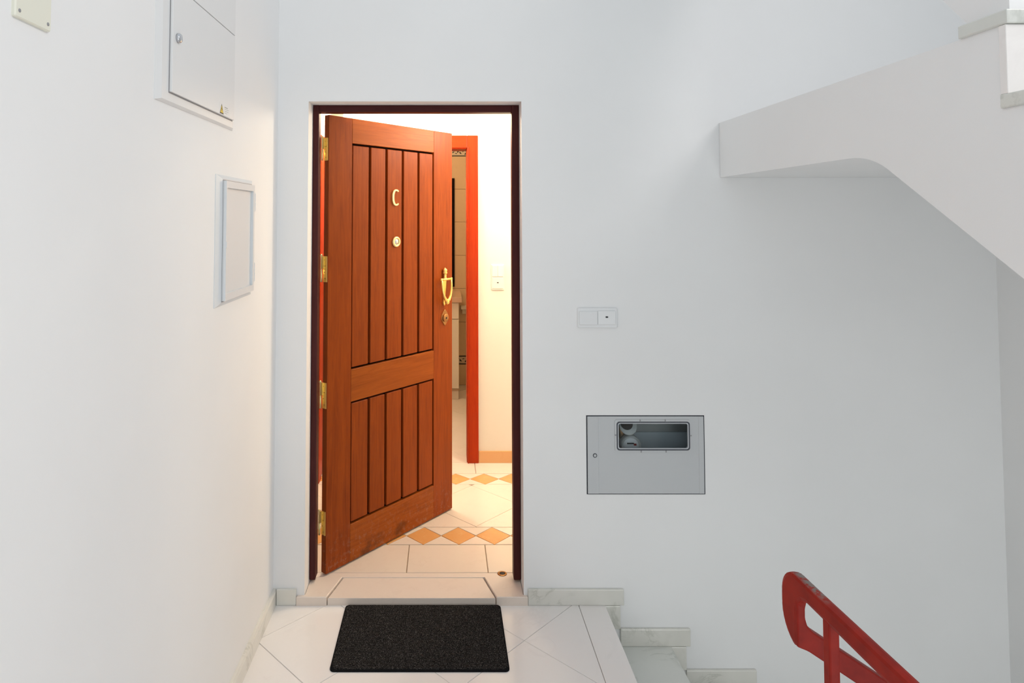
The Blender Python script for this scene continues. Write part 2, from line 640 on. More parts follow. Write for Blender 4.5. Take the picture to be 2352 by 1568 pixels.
for k in range(NST):
    xr = X0 - 0.02 + k * GO          # riser face
    zt = -RI * (k + 1)
    # riser slab
    lift(box('riser', xr - 0.018, xr, -1.40, -0.001, zt, zt + RI - 0.030, 'tread'), st)
    if k < NST - 1:
        bm = bmesh.new()
        box_into(bm, xr - 0.018, xr + GO + 0.02, -1.40, -0.001, zt - 0.030, zt, 0.003, 2)
        lift(link('tread', bm, 'tread'), st)
    # skirting on the wall: vertical piece by the riser, level piece over the tread
    skirting(xr + 0.001, xr + 0.082, zt + 0.070, zt + RI - (0.001 if k else 0.001), bs)
    skirting(xr + 0.0825 if False else xr + 0.082, min(xr + GO + 0.100, WR), zt, zt + 0.0695, bs)
bm = bmesh.new()
prof = [(X0 - 0.04, -0.03)]
lower = []
for k in range(NST):
    xr = X0 - 0.02 + k * GO - 0.018
    prof.append((xr, prof[-1][1]))
    prof.append((xr, -RI * (k + 1) - 0.030))
prof.append((WR - 0.002, prof[-1][1]))
prof.append((WR - 0.002, -RI * NST - 0.22))
prof.append((X0 - 0.02 + NST * GO - 0.1, -RI * NST - 0.22))
prof.append((X0 - 0.04, -0.30))
prism_into(bm, prof, -1.385, -0.002, 'Y')
lift(link('plaster_body', bm, 'wall'), st)
bm = bmesh.new()
box_into(bm, X0 - 0.02 + (NST - 1) * GO, WR - 0.001, -1.40, -0.001, -RI * NST - 0.030, -RI * NST, 0.003, 2)
lift(link('tread', bm, 'tread'), st)

# ------------------------------------------------------------------ flight above, arriving from the right
UX = 1.176
up = empty('staircase', (UX + 0.5, -1.0, 1.772))
tag(up, 'white plastered upper flight with marble treads, soffit overhead at the right', 'staircase')
# plaster body profile in (y, z)
zb, ztp = 1.772, 2.005
body = [(-0.001, zb), (-0.885, zb)]
for i in range(1, 8):            # rounded break between level soffit and raking soffit
    t = i / 8.0
    a = (1 - t) ** 2
    bb_ = 2 * t * (1 - t)
    c_ = t * t
    body.append((a * -0.885 + bb_ * -0.985 + c_ * -1.062, a * zb + bb_ * zb + c_ * 1.717))
body.append((-1.062, 1.717))
slope = 0.640
yend = -3.30
body.append((yend, 1.717 - slope * (3.30 - 1.062)))
steps = []
UR, UG = 0.176, 0.275
yr, zt_ = -1.403, ztp
k = 0
while yr - k * UG > yend + 0.02:
    steps.append((yr - k * UG, ztp - k * UR))
    k += 1
top = [(yend, ztp - len(steps) * UR)]
for (ys, zs) in reversed(steps):
    top.append((ys, zs - UR))
    top.append((ys, zs))
top.append((-0.001, ztp))
bm = bmesh.new()
prism_into(bm, body + top, UX, WR - 0.001, 'X')
lift(link('plaster_body', bm, 'wall'), up)
for k, (ys, zs) in enumerate(steps):
    bm = bmesh.new()
    box_into(bm, UX - 0.004, WR - 0.002, ys - 0.018, ys, zs - UR + 0.030, zs - 0.0005, 0.001, 1)
    lift(link('riser', bm, 'marble'), up)
    bm = bmesh.new()
    box_into(bm, UX - 0.006, WR - 0.002, ys - 0.024, (ys + UG - 0.0) if k else ys + 0.105, zs, zs + 0.030, 0.003, 2)
    lift(link('tread', bm, 'tread'), up)
pier = [(-1.418, 2.036), (-1.418, 2.75), (-0.70, 2.75), (-1.295, 2.036)]
pier = [(-1.400, 2.0355), (-1.400, 2.95), (-0.47, 2.95), (-1.297, 2.0355)]
lift(prism('parapet', pier, UX + 0.024, UX + 0.14, 'wall', None, 'X'), up)
for o in up.children:
    if o.name.startswith('parapet'):
        o['label'] = 'raked white parapet end on the upper landing'

# ------------------------------------------------------------------ red railing
rail = empty('stair_railing', (0.71, -1.44, -0.25))
tag(rail, 'worn red painted steel railing with a looped end at bottom right', 'railing')
XR0, XR1 = 0.700, 0.720


def arc(cy, cz, r, a0, a1, n=8):
    return [(cy + r * math.cos(R(a0 + (a1 - a0) * i / n)), cz + r * math.sin(R(a0 + (a1 - a0) * i / n))) for i in range(n + 1)]


# flat bar: along the landing (slightly rising), bent down, rounded at the bottom; profile in (y, z)
yb, yf = -1.378, -1.437       # back and front of the drop
RT, RB = 0.888, 0.854      # rising slightly away from the bend
outer = [(-3.4, RT + 0.04 * 1.96), (-1.470, RT + 0.001)]
outer += arc(yb - 0.058, RT - 0.058, 0.058, 90, 0, 9)
outer += [(yb, 0.806)]
outer += arc(yb - 0.060, 0.804, 0.060, -8, -78, 6)
inner = [(yf, 0.750), (yf, 0.822), (yf - 0.006, 0.838), (yf - 0.018, 0.849), (yf - 0.034, RB), (-3.4, RB + 0.04 * 1.93)]
prism('top_rail', outer + inner, XR0, XR1, 'red', None, 'X', 0.0, 0.0075)
lift(bpy.data.objects['top_rail'], rail)
# sloping bar down the flight; profile in (x, z)
ys0, ys1 = -1.4395, -1.4185
sl = 0.655
zt0 = lambda x: 0.768 - sl * (x - 0.750)
slope_poly = [(0.7005, 0.860), (0.7165, 0.860), (0.7170, 0.806), (0.7215, 0.790), (0.733, 0.778), (2.25, zt0(2.25)), (2.25, zt0(2.25) - 0.045), (0.722, zt0(0.722) - 0.045), (0.7005, 0.750)]
lift(prism('sloping_rail', slope_poly, ys0, ys1, 'red', None, 'Y', 0.0, 0.003), rail)
lift(box('post', 0.7005, 0.7195, -1.548, -1.527, -0.22, 0.862, 'red', None, 0.003), rail)
lift(box('post', 0.702, 0.721, -2.60, -2.578, -0.22, 0.90, 'red', None, 0.003), rail)
for yy in (-1.5375, -2.589):
    lift(box('wall_bracket', 0.660, 0.724, yy - 0.02, yy + 0.02, -0.19, -0.09, 'red', None, 0.003), rail)
lift(box('post', 1.72, 1.74, -1.437, -1.417, -0.86, zt0(1.73) - 0.03, 'red', None, 0.003), rail)

# ================================================================== DOOR of the flat
# stone threshold in three slabs
th = empty('threshold', (-0.13, 0.06, 0))
tag(th, 'rosy stone threshold in three slabs under the open door', 'threshold')
lift(prism('stone_slab', [(-0.611, -0.014), (-0.4865, -0.014), (-0.4865 + 0.041, 0.139), (-0.579, 0.139), (-0.579, 0.001), (-0.611, 0.001)], -0.001, 0.0355, 'limestone', None, 'Z', 0.0025), th)
lift(prism('stone_slab', [(-0.4815, -0.012), (0.2125, -0.012), (0.1705, 0.139), (-0.4405, 0.139)], -0.001, 0.0300, 'limestone', None, 'Z', 0.0025), th)
lift(prism('stone_slab', [(0.2175, -0.014), (0.3465, -0.014), (0.3465, 0.001), (0.330, 0.001), (0.330, 0.139), (0.1755, 0.139)], -0.001, 0.0355, 'limestone', None, 'Z', 0.0025), th)
lift(box('stone_strip', DOOR_L + 0.001, DOOR_R - 0.001, 0.1395, 0.1735, -0.001, TH, 'limestone', None, 0.002), th)

# frame
fr = empty('door_frame', (-0.13, 0.115, 0.046))
tag(fr, 'dark maroon wooden door frame set into the white wall', 'door frame', kind='thing')
FY0, FY1 = 0.090, 0.143


def jamb(x0, x1):
    bm = bmesh.new()
    box_into(bm, x0, x1, FY0, FY1, 0.044, 2.1, 0.0, 1)
    es = [e for e in bm.edges if abs(e.verts[0].co.z - e.verts[1].co.z) < 1e-6 and e.verts[0].co.z < 0.1]
    bmesh.ops.bevel(bm, geom=es, offset=0.009, segments=3, profile=0.5, affect='EDGES')
    es = [e for e in bm.edges if abs(e.verts[0].co.z - e.verts[1].co.z) > 1.0]
    bmesh.ops.bevel(bm, geom=es, offset=0.003, segments=2, profile=0.5, affect='EDGES')
    return bm


lift(link('jamb', jamb(-0.5795, -0.553), 'frame'), fr)
lift(link('jamb', jamb(0.2985, 0.3305), 'frame'), fr)
lift(box('head', -0.553, 0.2985, FY0, FY1, 2.066, 2.0975, 'frame_h', None, 0.003), fr)

# leaf: local x = across the leaf from the hinge side, local y = into its thickness, local z = up
d1 = empty('door_1', (-0.518, 0.146, 0.0), R(49.2))
tag(d1, 'brown wooden entrance door standing half open with brass fittings', 'door', kind='structure')
LW, LT, LZ0, LZ1 = 0.860, 0.032, 0.040, 2.064
PX0, PX1 = 0.139, 0.710
UZ0, UZ1 = 0.903, 1.947
QZ0, QZ1 = 0.205, 0.757
box('stile', 0.0, PX0, 0.0, LT, LZ0, LZ1, 'door_v', d1, 0.0015, 1)
box('stile', PX1, LW, 0.0, LT, LZ0, LZ1, 'door_v', d1, 0.0015, 1)
box('rail', PX0, PX1, 0.0, LT, UZ1, LZ1, 'door_h', d1, 0.0012, 1)
box('rail', PX0, PX1, 0.0, LT, QZ1, UZ0, 'door_h', d1, 0.0012, 1)
box('rail', PX0, PX1, 0.0, LT, LZ0, QZ0, 'door_h', d1, 0.0012, 1)
box('groove_backing', PX0, PX1, 0.020, LT - 0.001, UZ0, UZ1, 'groove', d1)
box('groove_backing', PX0, PX1, 0.020, LT - 0.001, QZ0, QZ1, 'groove', d1)
cuts = [PX0 - 0.001, 0.254, 0.364, 0.478, 0.594, PX1 + 0.001]
gp = 0.0072
for z0, z1 in ((UZ0, UZ1), (QZ0, QZ1)):
    for a, b_ in zip(cuts, cuts[1:]):
        bm = bmesh.new()
        box_into(bm, a + gp + (0.001 if a < PX0 else 0), b_ - gp - (0.001 if b_ > PX1 else 0), 0.003, 0.0205, z0 + 0.0095, z1 - 0.0095, 0.002, 1)
        link('board', bm, 'door_v', d1)

# hinges on the leaf edge
for z0, z1 in ((1.858, 1.960), (1.313, 1.428), (0.755, 0.868), (0.205, 0.307)):
    h = box('hinge', -0.0035, 0.0005, 0.004, 0.030, z0, z1, 'brass', d1, 0.0006, 1)
    zm = (z0 + z1) / 2
    bm = bmesh.new()
    box_into(bm, -0.0105, -0.0025, 0.021, 0.0335, zm + 0.002, z1, 0.0006, 1)
    link('hinge_leaf', bm, 'brass', h)
    bm = bmesh.new()
    lathe_into(bm, [(0.0048, z0), (0.0048, zm - 0.0015)], (-0.012, 0.0320, 0), 'Z', 14)
    lathe_into(bm, [(0.0036, zm - 0.0015), (0.0036, zm + 0.0015)], (-0.012, 0.0320, 0), 'Z', 14)
    lathe_into(bm, [(0.0048, zm + 0.0015), (0.0048, z1), (0.0060, z1 + 0.001), (0.0058, z1 + 0.005), (0.002, z1 + 0.009)], (-0.012, 0.0320, 0), 'Z', 14)
    link('hinge_knuckle', bm, 'brass_pale', h, True)
    for i in range(4):
        zz = z0 + (z1 - z0) * (0.14 + 0.24 * i)
        lathe('screw_head', [(0.0026, 0.0), (0.0026, -0.0006), (0.0012, -0.0012)], (-0.0036, 0.016 + 0.006 * (i % 2), zz), 'bronze', h, 'X', 10)

# brass letter C
cu, cz, ca, cb, stroke = 0.424, 1.701, 0.0255, 0.0405, 0.0098
outer, inner = [], []
for i in range(29):
    t = R(48 + (312 - 48) * i / 28)
    w = stroke * (0.62 + 0.38 * abs(math.cos((t - math.pi) * 0.5)) ** 1.5) * (1.12 if math.cos(t) < -0.6 else 1.0)
    ct, s_ = math.cos(t), math.sin(t)
    ox = ca * (abs(ct) ** 0.85) * (1 if ct >= 0 else -1)
    oz = cb * (abs(s_) ** 0.85) * (1 if s_ >= 0 else -1)
    outer.append((cu + ox, cz + oz))
    n = Vector((ct / ca, s_ / cb)).normalized()
    inner.append((cu + ox - n.x * w, cz + oz - n.y * w))
bm = bmesh.new()
for i in range(28):
    q = [outer[i], outer[i + 1], inner[i + 1], inner[i]]
    A = [bm.verts.new((p[0], 0.0028, p[1])) for p in q]
    B = [bm.verts.new((p[0], -0.0050, p[1])) for p in q]
    bm.faces.new(B)
    for a, b_ in ((0, 1), (2, 3)):
        bm.faces.new((A[a], A[b_], B[b_], B[a]))
    if i == 0:
        bm.faces.new((A[3], A[0], B[0], B[3]))
    if i == 27:
        bm.faces.new((A[1], A[2], B[2], B[1]))
bmesh.ops.remove_doubles(bm, verts=bm.verts[:], dist=1e-5)
o = link('letter', bm, 'brass_pale', d1)
o['label'] = 'brass letter C'

# peephole
ph = lathe('peephole', [(0.0265, 0.003), (0.0265, -0.002), (0.024, -0.0055), (0.0165, -0.0065), (0.0155, -0.0035)], (0.429, 0.0, 1.481), 'brass_pale', d1, 'Y', 28)
ph['label'] = 'round brass peephole'
lathe('lens', [(0.0155, -0.002), (0.0145, -0.0045), (0.006, -0.0065)], (0.429, 0.0, 1.481), 'steel', ph, 'Y', 20)

# knocker
KU = 0.788
kn = prism('knocker', [(KU - 0.016, 1.274), (KU + 0.016, 1.274), (KU + 0.012, 1.225), (KU + 0.006, 1.165), (KU + 0.009, 1.150), (KU + 0.005, 1.136), (KU, 1.129), (KU - 0.005, 1.136), (KU - 0.009, 1.150), (KU - 0.006, 1.165), (KU - 0.012, 1.225)], 0.0, -0.008, 'brass', d1, 'Y', 0.002)
kn['label'] = 'brass urn shaped door knocker'
lathe('finial', [(0.008, 1.272), (0.0105, 1.279), (0.0075, 1.284), (0.0088, 1.293), (0.0068, 1.297), (0.0115, 1.301), (0.0128, 1.307), (0.0095, 1.313), (0.0125, 1.318), (0.0110, 1.324), (0.005, 1.328), (0.002, 1.333)], (KU, -0.010, 0), 'brass', kn, 'Z', 18)
bm = bmesh.new()
tube_into(bm, [(KU - 0.042, -0.020, 1.271), (KU + 0.042, -0.020, 1.271)], 0.0064, 12)
lathe_into(bm, [(0.0065, -0.007), (0.0075, 0.0), (0.0065, 0.007)], (KU - 0.040, -0.020, 1.271), 'Z', 12)
lathe_into(bm, [(0.0065, -0.007), (0.0075, 0.0), (0.0065, 0.007)], (KU + 0.040, -0.020, 1.271), 'Z', 12)
link('crossbar', bm, 'brass', kn, True)
bm = bmesh.new()
tube_into(bm, [(KU - 0.039, -0.022, 1.268), (KU - 0.038, -0.024, 1.240), (KU - 0.034, -0.026, 1.212), (KU - 0.026, -0.027, 1.184), (KU - 0.014, -0.028, 1.164), (KU, -0.028, 1.158),
               (KU + 0.014, -0.028, 1.164), (KU + 0.026, -0.027, 1.184), (KU + 0.034, -0.026, 1.212), (KU + 0.038, -0.024, 1.240), (KU + 0.039, -0.022, 1.268)],
          [0.0052, 0.0056, 0.0062, 0.0070, 0.0082, 0.0090, 0.0082, 0.0070, 0.0062, 0.0056, 0.0052], 12)
lathe_into(bm, [(0.003, -0.014), (0.0105, -0.009), (0.0125, 0.0), (0.0105, 0.008), (0.004, 0.012)], (KU, -0.026, 1.152), 'Z', 16)
link('swing_ring', bm, 'brass', kn, True)

# keyhole plate
KX = 0.797
kh = prism('keyhole_plate', [(KX + 0.030 * math.sin(R(a)) * (0.95 if abs(math.cos(R(a))) < 0.8 else 0.55), 1.066 + 0.042 * math.cos(R(a)) * (1 if abs(math.cos(R(a))) > 0.8 else 0.72)) for a in range(0, 360, 15)], 0.0, -0.004, 'bronze', d1, 'Y', 0.0015)
kh['label'] = 'dull bronze keyhole plate'
lathe('lock_cylinder', [(0.021, -0.003), (0.021, -0.011), (0.018, -0.013), (0.008, -0.013)], (KX, 0, 1.064), 'bronze', kh, 'Y', 20)
lathe('keyhole', [(0.0055, -0.012), (0.0055, -0.0138)], (KX, 0, 1.064), 'black', kh, 'Y', 12)

# ================================================================== HALL beyond the door
HX0, HX1, HY1, HC = -0.76, 1.30, 1.47, 2.62
hf = box('floor', HX0, HX1, 0.174, HY1, -0.12, TH - 0.0035, 'hall_grout')
tag(hf, 'cream tiled hall floor with two rows of terracotta diamonds', 'floor', kind='structure')
ZG, ZT = TH - 0.0035, TH


def rect_tile(x0, x1, y0, y1, mat='hall_tile', parent=None, gap=0.002):
    x0, x1 = max(x0, HX0), min(x1, HX1)
    if x1 - x0 < 0.01:
        return
    prism('tile', [(x0 + gap, y0 + gap), (x1 - gap, y0 + gap), (x1 - gap, y1 - gap), (x0 + gap, y1 - gap)], ZG, ZT + random.uniform(-0.0003, 0.0003), mat, parent or hf, 'Z', 0.0012)


for k in range(-3, 5):
    rect_tile(-0.167 + 0.362 * k, -0.167 + 0.362 * (k + 1), 0.175, 0.421)
    rect_tile(-0.167 + 0.362 * k, -0.167 + 0.362 * (k + 1), 1.289, HY1)
for yc, half in ((0.510, 0.0875), (1.207, 0.0805)):
    pitch = 0.171
    for k in range(-5, 8):
        xc = 0.071 + pitch * k
        hw_, g_ = pitch / 2, 0.0022
        for poly, mt in (([(xc - hw_ + g_, yc), (xc, yc - half + g_), (xc + hw_ - g_, yc), (xc, yc + half - g_)], 'terracotta'),
                         ([(xc + g_ * 1.6, yc + half - g_), (xc + hw_, yc + g_ * 1.6), (xc + pitch - g_ * 1.6, yc + half - g_)], 'hall_tile'),
                         ([(xc + g_ * 1.6, yc - half + g_), (xc + pitch - g_ * 1.6, yc - half + g_), (xc + hw_, yc - g_ * 1.6)], 'hall_tile')):
            p = clip(poly, HX0, HX1, 0, 3)
            if len(p) >= 3 and poly_area(p) > 3e-4:
                prism('tile', p, ZG, ZT, mt, hf, 'Z', 0.001)
diagonal_tiles(hf, HX0, HX1, 0.600, 1.1255, 0.766, -0.443, 0.505, 0.002, ZG, ZT, 'hall_tile')

# brass floor bolt socket at the right jamb
so = lathe('floor_bolt_socket', [(0.021, 0.0), (0.021, 0.0015), (0.017, 0.003), (0.0125, 0.003), (0.0125, 0.0012)], (0.256, 0.166, TH), 'bronze', None, 'Z', 24)
tag(so, 'small round bronze floor bolt socket beside the right jamb', 'bolt socket')
lathe('socket_hole', [(0.0122, 0.0010), (0.0122, 0.0026), (0.006, 0.0028)], (0.256, 0.166, TH), 'black', so, 'Z', 16)

# walls of the hall; bathroom doorway in the far wall
BO0, BO1, BOT = -0.550, 0.166, 2.068
tag(wall_with_holes('wall_hall_far', 'Y', HY1, HY1 + 0.12, -0.66, HX1, -0.1, 2.7, [(BO0 - 0.015, BO1, -0.2, BOT, None)], 'hall_wall'),
    'bright cream far wall of the hall', 'wall', kind='structure')
tag(box('wall_hall_left', HX0 - 0.1, HX0, 0.2, 3.6, -0.1, 2.7, 'hall_wall'), 'cream left wall of the hall behind the door leaf', 'wall', kind='structure')
tag(box('wall_hall_right', HX1, HX1 + 0.1, 0.2, 1.6, -0.1, 2.7, 'hall_wall'), 'cream right wall of the hall, hidden by the jamb', 'wall', kind='structure')
tag(box('ceiling', HX0 - 0.1, HX1 + 0.1, 0.2, 3.6, HC, HC + 0.1, 'ceiling'), 'white ceiling of the hall', 'ceiling', kind='structure')
tag(box('baseboard_hall', 0.2215, HX1, HY1 - 0.012, HY1, TH, TH + 0.074, 'hall_base', None, 0.002), 'terracotta baseboard under the cream hall wall', 'baseboard', kind='structure')

# orange-red casing of the bathroom doorway
ca_ = tag(empty('trim_1', (0.185, HY1, TH)), 'orange red wooden casing around the bathroom doorway', 'door casing', kind='structure')


def casing_bm(x0, x1, y0, y1, z0, z1):
    bm = bmesh.new()
    box_into(bm, x0, x1, y0, y1, z0, z1, 0.004, 2)
    return bm


CW = 0.071
for nm, args, mt in (('upright_board', (0.150, 0.150 + CW, HY1 - 0.018, HY1, TH, 2.066 + CW), 'orange'),
                     ('upright_board', (BO0 - CW, BO0, HY1 - 0.018, HY1, TH, 2.066 + CW), 'orange'),
                     ('head_board', (BO0, 0.150, HY1 - 0.018, HY1, 2.054, 2.066 + CW), 'orange_h'),
                     ('jamb_lining', (0.146, BO1 - 0.001, HY1 - 0.006, HY1 + 0.13, TH, 2.066), 'orange'),
                     ('jamb_lining', (BO0 - 0.014, BO0 + 0.003, HY1 - 0.006, HY1 + 0.13, TH, 2.066), 'orange'),
                     ('head_lining', (BO0 + 0.003, 0.146, HY1 - 0.006, HY1 + 0.13, 2.048, 2.066), 'orange_h'),
                     ('moulding', (0.1505, 0.158, HY1 - 0.024, HY1 - 0.017, TH, 2.062), 'orange')):
    lift(link(nm, casing_bm(*args), mt), ca_)

# wooden door in the left hall wall, glimpsed through the hinge gap
dw = tag(empty('door_2', (HX0, 1.6, TH)), 'orange red closed door in the left hall wall, seen through the hinge gap', 'door', kind='structure')
lift(box('upright_board', HX0, HX0 + 0.022, 1.13, 1.205, TH, 2.03, 'orange', None, 0.003), dw)
lift(box('upright_board', HX0, HX0 + 0.022, 2.0, 2.075, TH, 2.03, 'orange', None, 0.003), dw)
lift(box('head_board', HX0, HX0 + 0.022, 1.13, 2.075, 2.03, 2.10, 'orange', None, 0.003), dw)
lift(box('leaf', HX0, HX0 + 0.014, 1.205, 2.0, TH + 0.004, 2.03, 'orange', None, 0.002), dw)


# ------------------------------------------------------------------ light switches
def switch(name, label, cx, y, cz, w, h, mats, horizontal=True, split_first=False, group=None):
    root = empty(name, (cx, y, cz))
    tag(root, label, 'light switch')
    pm = mats
    ring_o = round_rect(-w / 2, w / 2, -h / 2, h / 2, 0.005)
    prism('face_plate', ring_o, 0.0, -0.0075, pm, root, 'Y', 0.0022)
    if horizontal:
        cells = [(-w / 2 + 0.007, -0.0012, -h / 2 + 0.013, h / 2 - 0.013), (0.0012, w / 2 - 0.009, -h / 2 + 0.014, h / 2 - 0.012)]
    else:
        cells = [(-w / 2 + 0.007, w / 2 - 0.007, 0.003, h / 2 - 0.008), (-w / 2 + 0.007, w / 2 - 0.007, -h / 2 + 0.010, -0.003)]
    for i, (a, b_, c_, d_) in enumerate(cells):
        subs = [(a, b_)]
        if split_first and i == 0:
            subs = [(a, (a + b_) / 2 - 0.0006), ((a + b_) / 2 + 0.0006, b_)]
        for a2, b2 in subs:
            bm = bmesh.new()
            prism_into(bm, round_rect(a2, b2, c_, d_, 0.002), -0.006, -0.0115, 'Y', 0.0014)
            if i == 0 or True:
                for vtx in bm.verts:       # rockers are slightly tilted
                    if vtx.co.y < -0.0085:
                        vtx.co.y -= 0.0016 * ((vtx.co.z - c_) / (d_ - c_) - 0.5) * (1 if i else -1)
            k = link('rocker', bm, pm, root)
        if i == 1:
            mx, mz = (a + b_) / 2, (c_ + d_) / 2
            ind = prism('indicator', round_rect(mx - 0.0055, mx + 0.0055, mz + 0.000, mz + 0.006, 0.0027), -0.0112, -0.0126, 'black', k, 'Y')
    return root


switch('light_switch', 'white double light switch plate on the landing wall, right of the door', 0.6465, 0.0, 1.179, 0.168, 0.083, 'white_plastic', True)
switch('light_switch', 'cream two row light switch inside the bright hall', 0.3475, HY1, 1.216, 0.084, 0.166, 'cream_plastic', False, True)

# ------------------------------------------------------------------ water meter hatch in the door wall
mb = empty('meter_cabinet', (0.844, 0.0, 0.446))
tag(mb, 'grey metal meter hatch with a glazed slot, low on the wall right of the door', 'meter cabinet')
MX0, MX1, MZ0, MZ1 = 0.596, 1.092, 0.446, 0.772
GX0, GX1, GZ0, GZ1 = 0.722, 1.0285, 0.629, 0.7475
rim_o = [(MX0, MZ0), (MX1, MZ0), (MX1, MZ1), (MX0, MZ1)]
rim_i = [(MX0 + 0.004, MZ0 + 0.004), (MX1 - 0.004, MZ0 + 0.004), (MX1 - 0.004, MZ1 - 0.004), (MX0 + 0.004, MZ1 - 0.004)]
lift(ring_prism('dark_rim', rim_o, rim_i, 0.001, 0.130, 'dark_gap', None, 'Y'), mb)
# door sheet with a rectangular slot
dx0, dx1, dz0, dz1 = MX0 + 0.0045, MX1 - 0.0045, MZ0 + 0.0042, MZ1 - 0.0042
go = round_rect(GX0, GX1, GZ0, GZ1, 0.012, 6)


def sheet_with_slot(x0, x1, z0, z1, hole, y0, y1):
    bm = bmesh.new()
    cx, cz = sum(p[0] for p in hole) / len(hole), sum(p[1] for p in hole) / len(hole)
    out = []
    for p in hole:       # push each hole point out to the sheet's edge along its own quadrant
        dx, dz = p[0] - cx, p[1] - cz
        kx = ((x1 if dx > 0 else x0) - cx) / dx if abs(dx) > 1e-9 else 1e9
        kz = ((z1 if dz > 0 else z0) - cz) / dz if abs(dz) > 1e-9 else 1e9
        k = min(kx, kz)
        out.append((cx + dx * k, cz + dz * k))
    # snap the nearest points to the corners
    for c in ((x0, z0), (x1, z0), (x1, z1), (x0, z1)):
        i = min(range(len(out)), key=lambda q: (out[q][0] - c[0]) ** 2 + (out[q][1] - c[1]) ** 2)
        out[i] = c
    ring_prism_into(bm, out, hole, y0, y1, 'Y')
    return bm


dp = lift(link('door_panel', sheet_with_slot(dx0, dx1, dz0, dz1, go, 0.001, -0.003), 'grey_metal'), mb)
lift(box('panel_edge', 0.601, 0.646, -0.0042, -0.0029, dz0, dz1, 'grey_metal', None, 0.0005, 1), mb)
lift(box('panel_edge', 1.066, 1.087, -0.0042, -0.0029, dz0, dz1, 'grey_metal', None, 0.0005, 1), mb)
lift(ring_prism('window_bezel', round_rect(GX0 - 0.007, GX1 + 0.006, GZ0 - 0.007, GZ1 + 0.008, 0.010, 6), round_rect(GX0, GX1, GZ0, GZ1, 0.012, 6), -0.0028, -0.0062, 'grey_metal', None, 'Y'), mb)
lift(ring_prism('window_gasket', round_rect(GX0, GX1, GZ0, GZ1, 0.012, 6), round_rect(GX0 + 0.0045, GX1 - 0.0045, GZ0 + 0.0045, GZ1 - 0.0045, 0.010, 6), 0.004, -0.0072, 'rubber', None, 'Y'), mb)
lift(ring_prism('gasket_lip', round_rect(GX0 + 0.0046, GX1 - 0.0046, GZ0 + 0.0046, GZ1 - 0.0046, 0.010, 6), round_rect(GX0 + 0.0085, GX1 - 0.0085, GZ0 + 0.0085, GZ1 - 0.0085, 0.008, 6), 0.004, -0.0062, 'gasket_light', None, 'Y'), mb)
lift(prism('window_pane', round_rect(GX0 + 0.0086, GX1 - 0.0086, GZ0 + 0.0086, GZ1 - 0.0086, 0.0075, 5), 0.0022, -0.0006, 'glass', None, 'Y'), mb)
for px_, pz_, hz in ((0.821, GZ1 + 0.004, 0), (0.926, GZ1 + 0.004, 0), (0.824, GZ0 - 0.004, 0), (0.928, GZ0 - 0.004, 0), (GX0 - 0.004, 0.692, 1), (GX1 + 0.003, 0.690, 1)):
    w_, h_ = (0.0022, 0.004) if not hz else (0.004, 0.0022)
    lift(box('retaining_clip', px_ - w_, px_ + w_, -0.0082, -0.0055, pz_ - h_, pz_ + h_, 'print_grey'), mb)
lk = lift(lathe('lock', [(0.0088, -0.002), (0.0088, -0.0055), (0.0070, -0.0068), (0.0068, -0.0052)], (0.631, 0, 0.6075), 'rubber', None, 'Y', 20), mb)
lathe('lock_core', [(0.0064, -0.004), (0.0064, -0.0062), (0.003, -0.0066)], (0.631, 0, 0.6075), 'grey_metal', lk, 'Y', 16).matrix_parent_inverse = Matrix.Translation((0, 0, 0))
lift(box('inner_back', 0.601, 1.087, 0.122, 0.128, MZ0 + 0.004, MZ1 - 0.004, 'cavity'), mb)
lift(box('inner_floor_ledge', 0.601, 1.087, 0.1165, 0.1215, MZ0 + 0.004, 0.664, 'pipe'), mb)

wm = empty('water_meter', (0.792, 0.066, 0.55))
tag(wm, 'round water meter with its lid raised, behind the glazed slot', 'meter')
lift(lathe('meter_body', [(0.040, 0.050), (0.044, 0.02), (0.044, 0.000), (0.040, -0.006), (0.037, -0.006), (0.035, -0.002)], (0.800, 0.062, 0.624), 'dial', None, 'Y', 30), wm)
lift(lathe('dial', [(0.0345, 0.0), (0.0345, -0.003), (0.016, -0.0032)], (0.800, 0.062, 0.624), 'white_plastic', None, 'Y', 26), wm)
lift(box('counter_window', 0.783, 0.812, 0.0570, 0.0590, 0.633, 0.6385, 'black'), wm)
lift(box('red_marks', 0.812, 0.823, 0.0570, 0.0590, 0.627, 0.635, 'red'), wm)
lid = lathe('lid', [(0.036, 0.0), (0.0385, 0.002), (0.036, 0.012), (0.020, 0.022), (0.006, 0.024)], (0, 0, 0), 'dial', None, 'Y', 28)
lid.location = (0.793, 0.072, 0.706)
lid.rotation_euler = (R(-24), 0, 0)
lift(lid, wm)
lidin = lathe('lid_inside', [(0.026, 0.0), (0.027, -0.003), (0.010, -0.004)], (-0.007, -0.001, 0.009), 'groove', None, 'Y', 24)
lidin.location = (0.793, 0.072, 0.706)
lidin.rotation_euler = (R(-24), 0, 0)
lift(lidin, wm)
bm = bmesh.new()
tube_into(bm, [(0.78, 0.102, 0.60), (0.76, 0.102, 0.74)], 0.014, 12)
lift(link('inlet_pipe', bm, 'bronze', None, True), wm)

# ------------------------------------------------------------------ left wall: electricity panel, small hatch, beige cover
ep = empty('electrical_panel', (WL, -0.92, 1.889))
tag(ep, 'white electrical panel with round lock high on the left wall', 'electrical panel')
EX = -0.692


def lbox(name, y0, y1, x1, z0, z1, mat, root, x0=WL, bev=0.0):
    return lift(box(name, x0, x1, y0, y1, z0, z1, mat, None, bev), root)


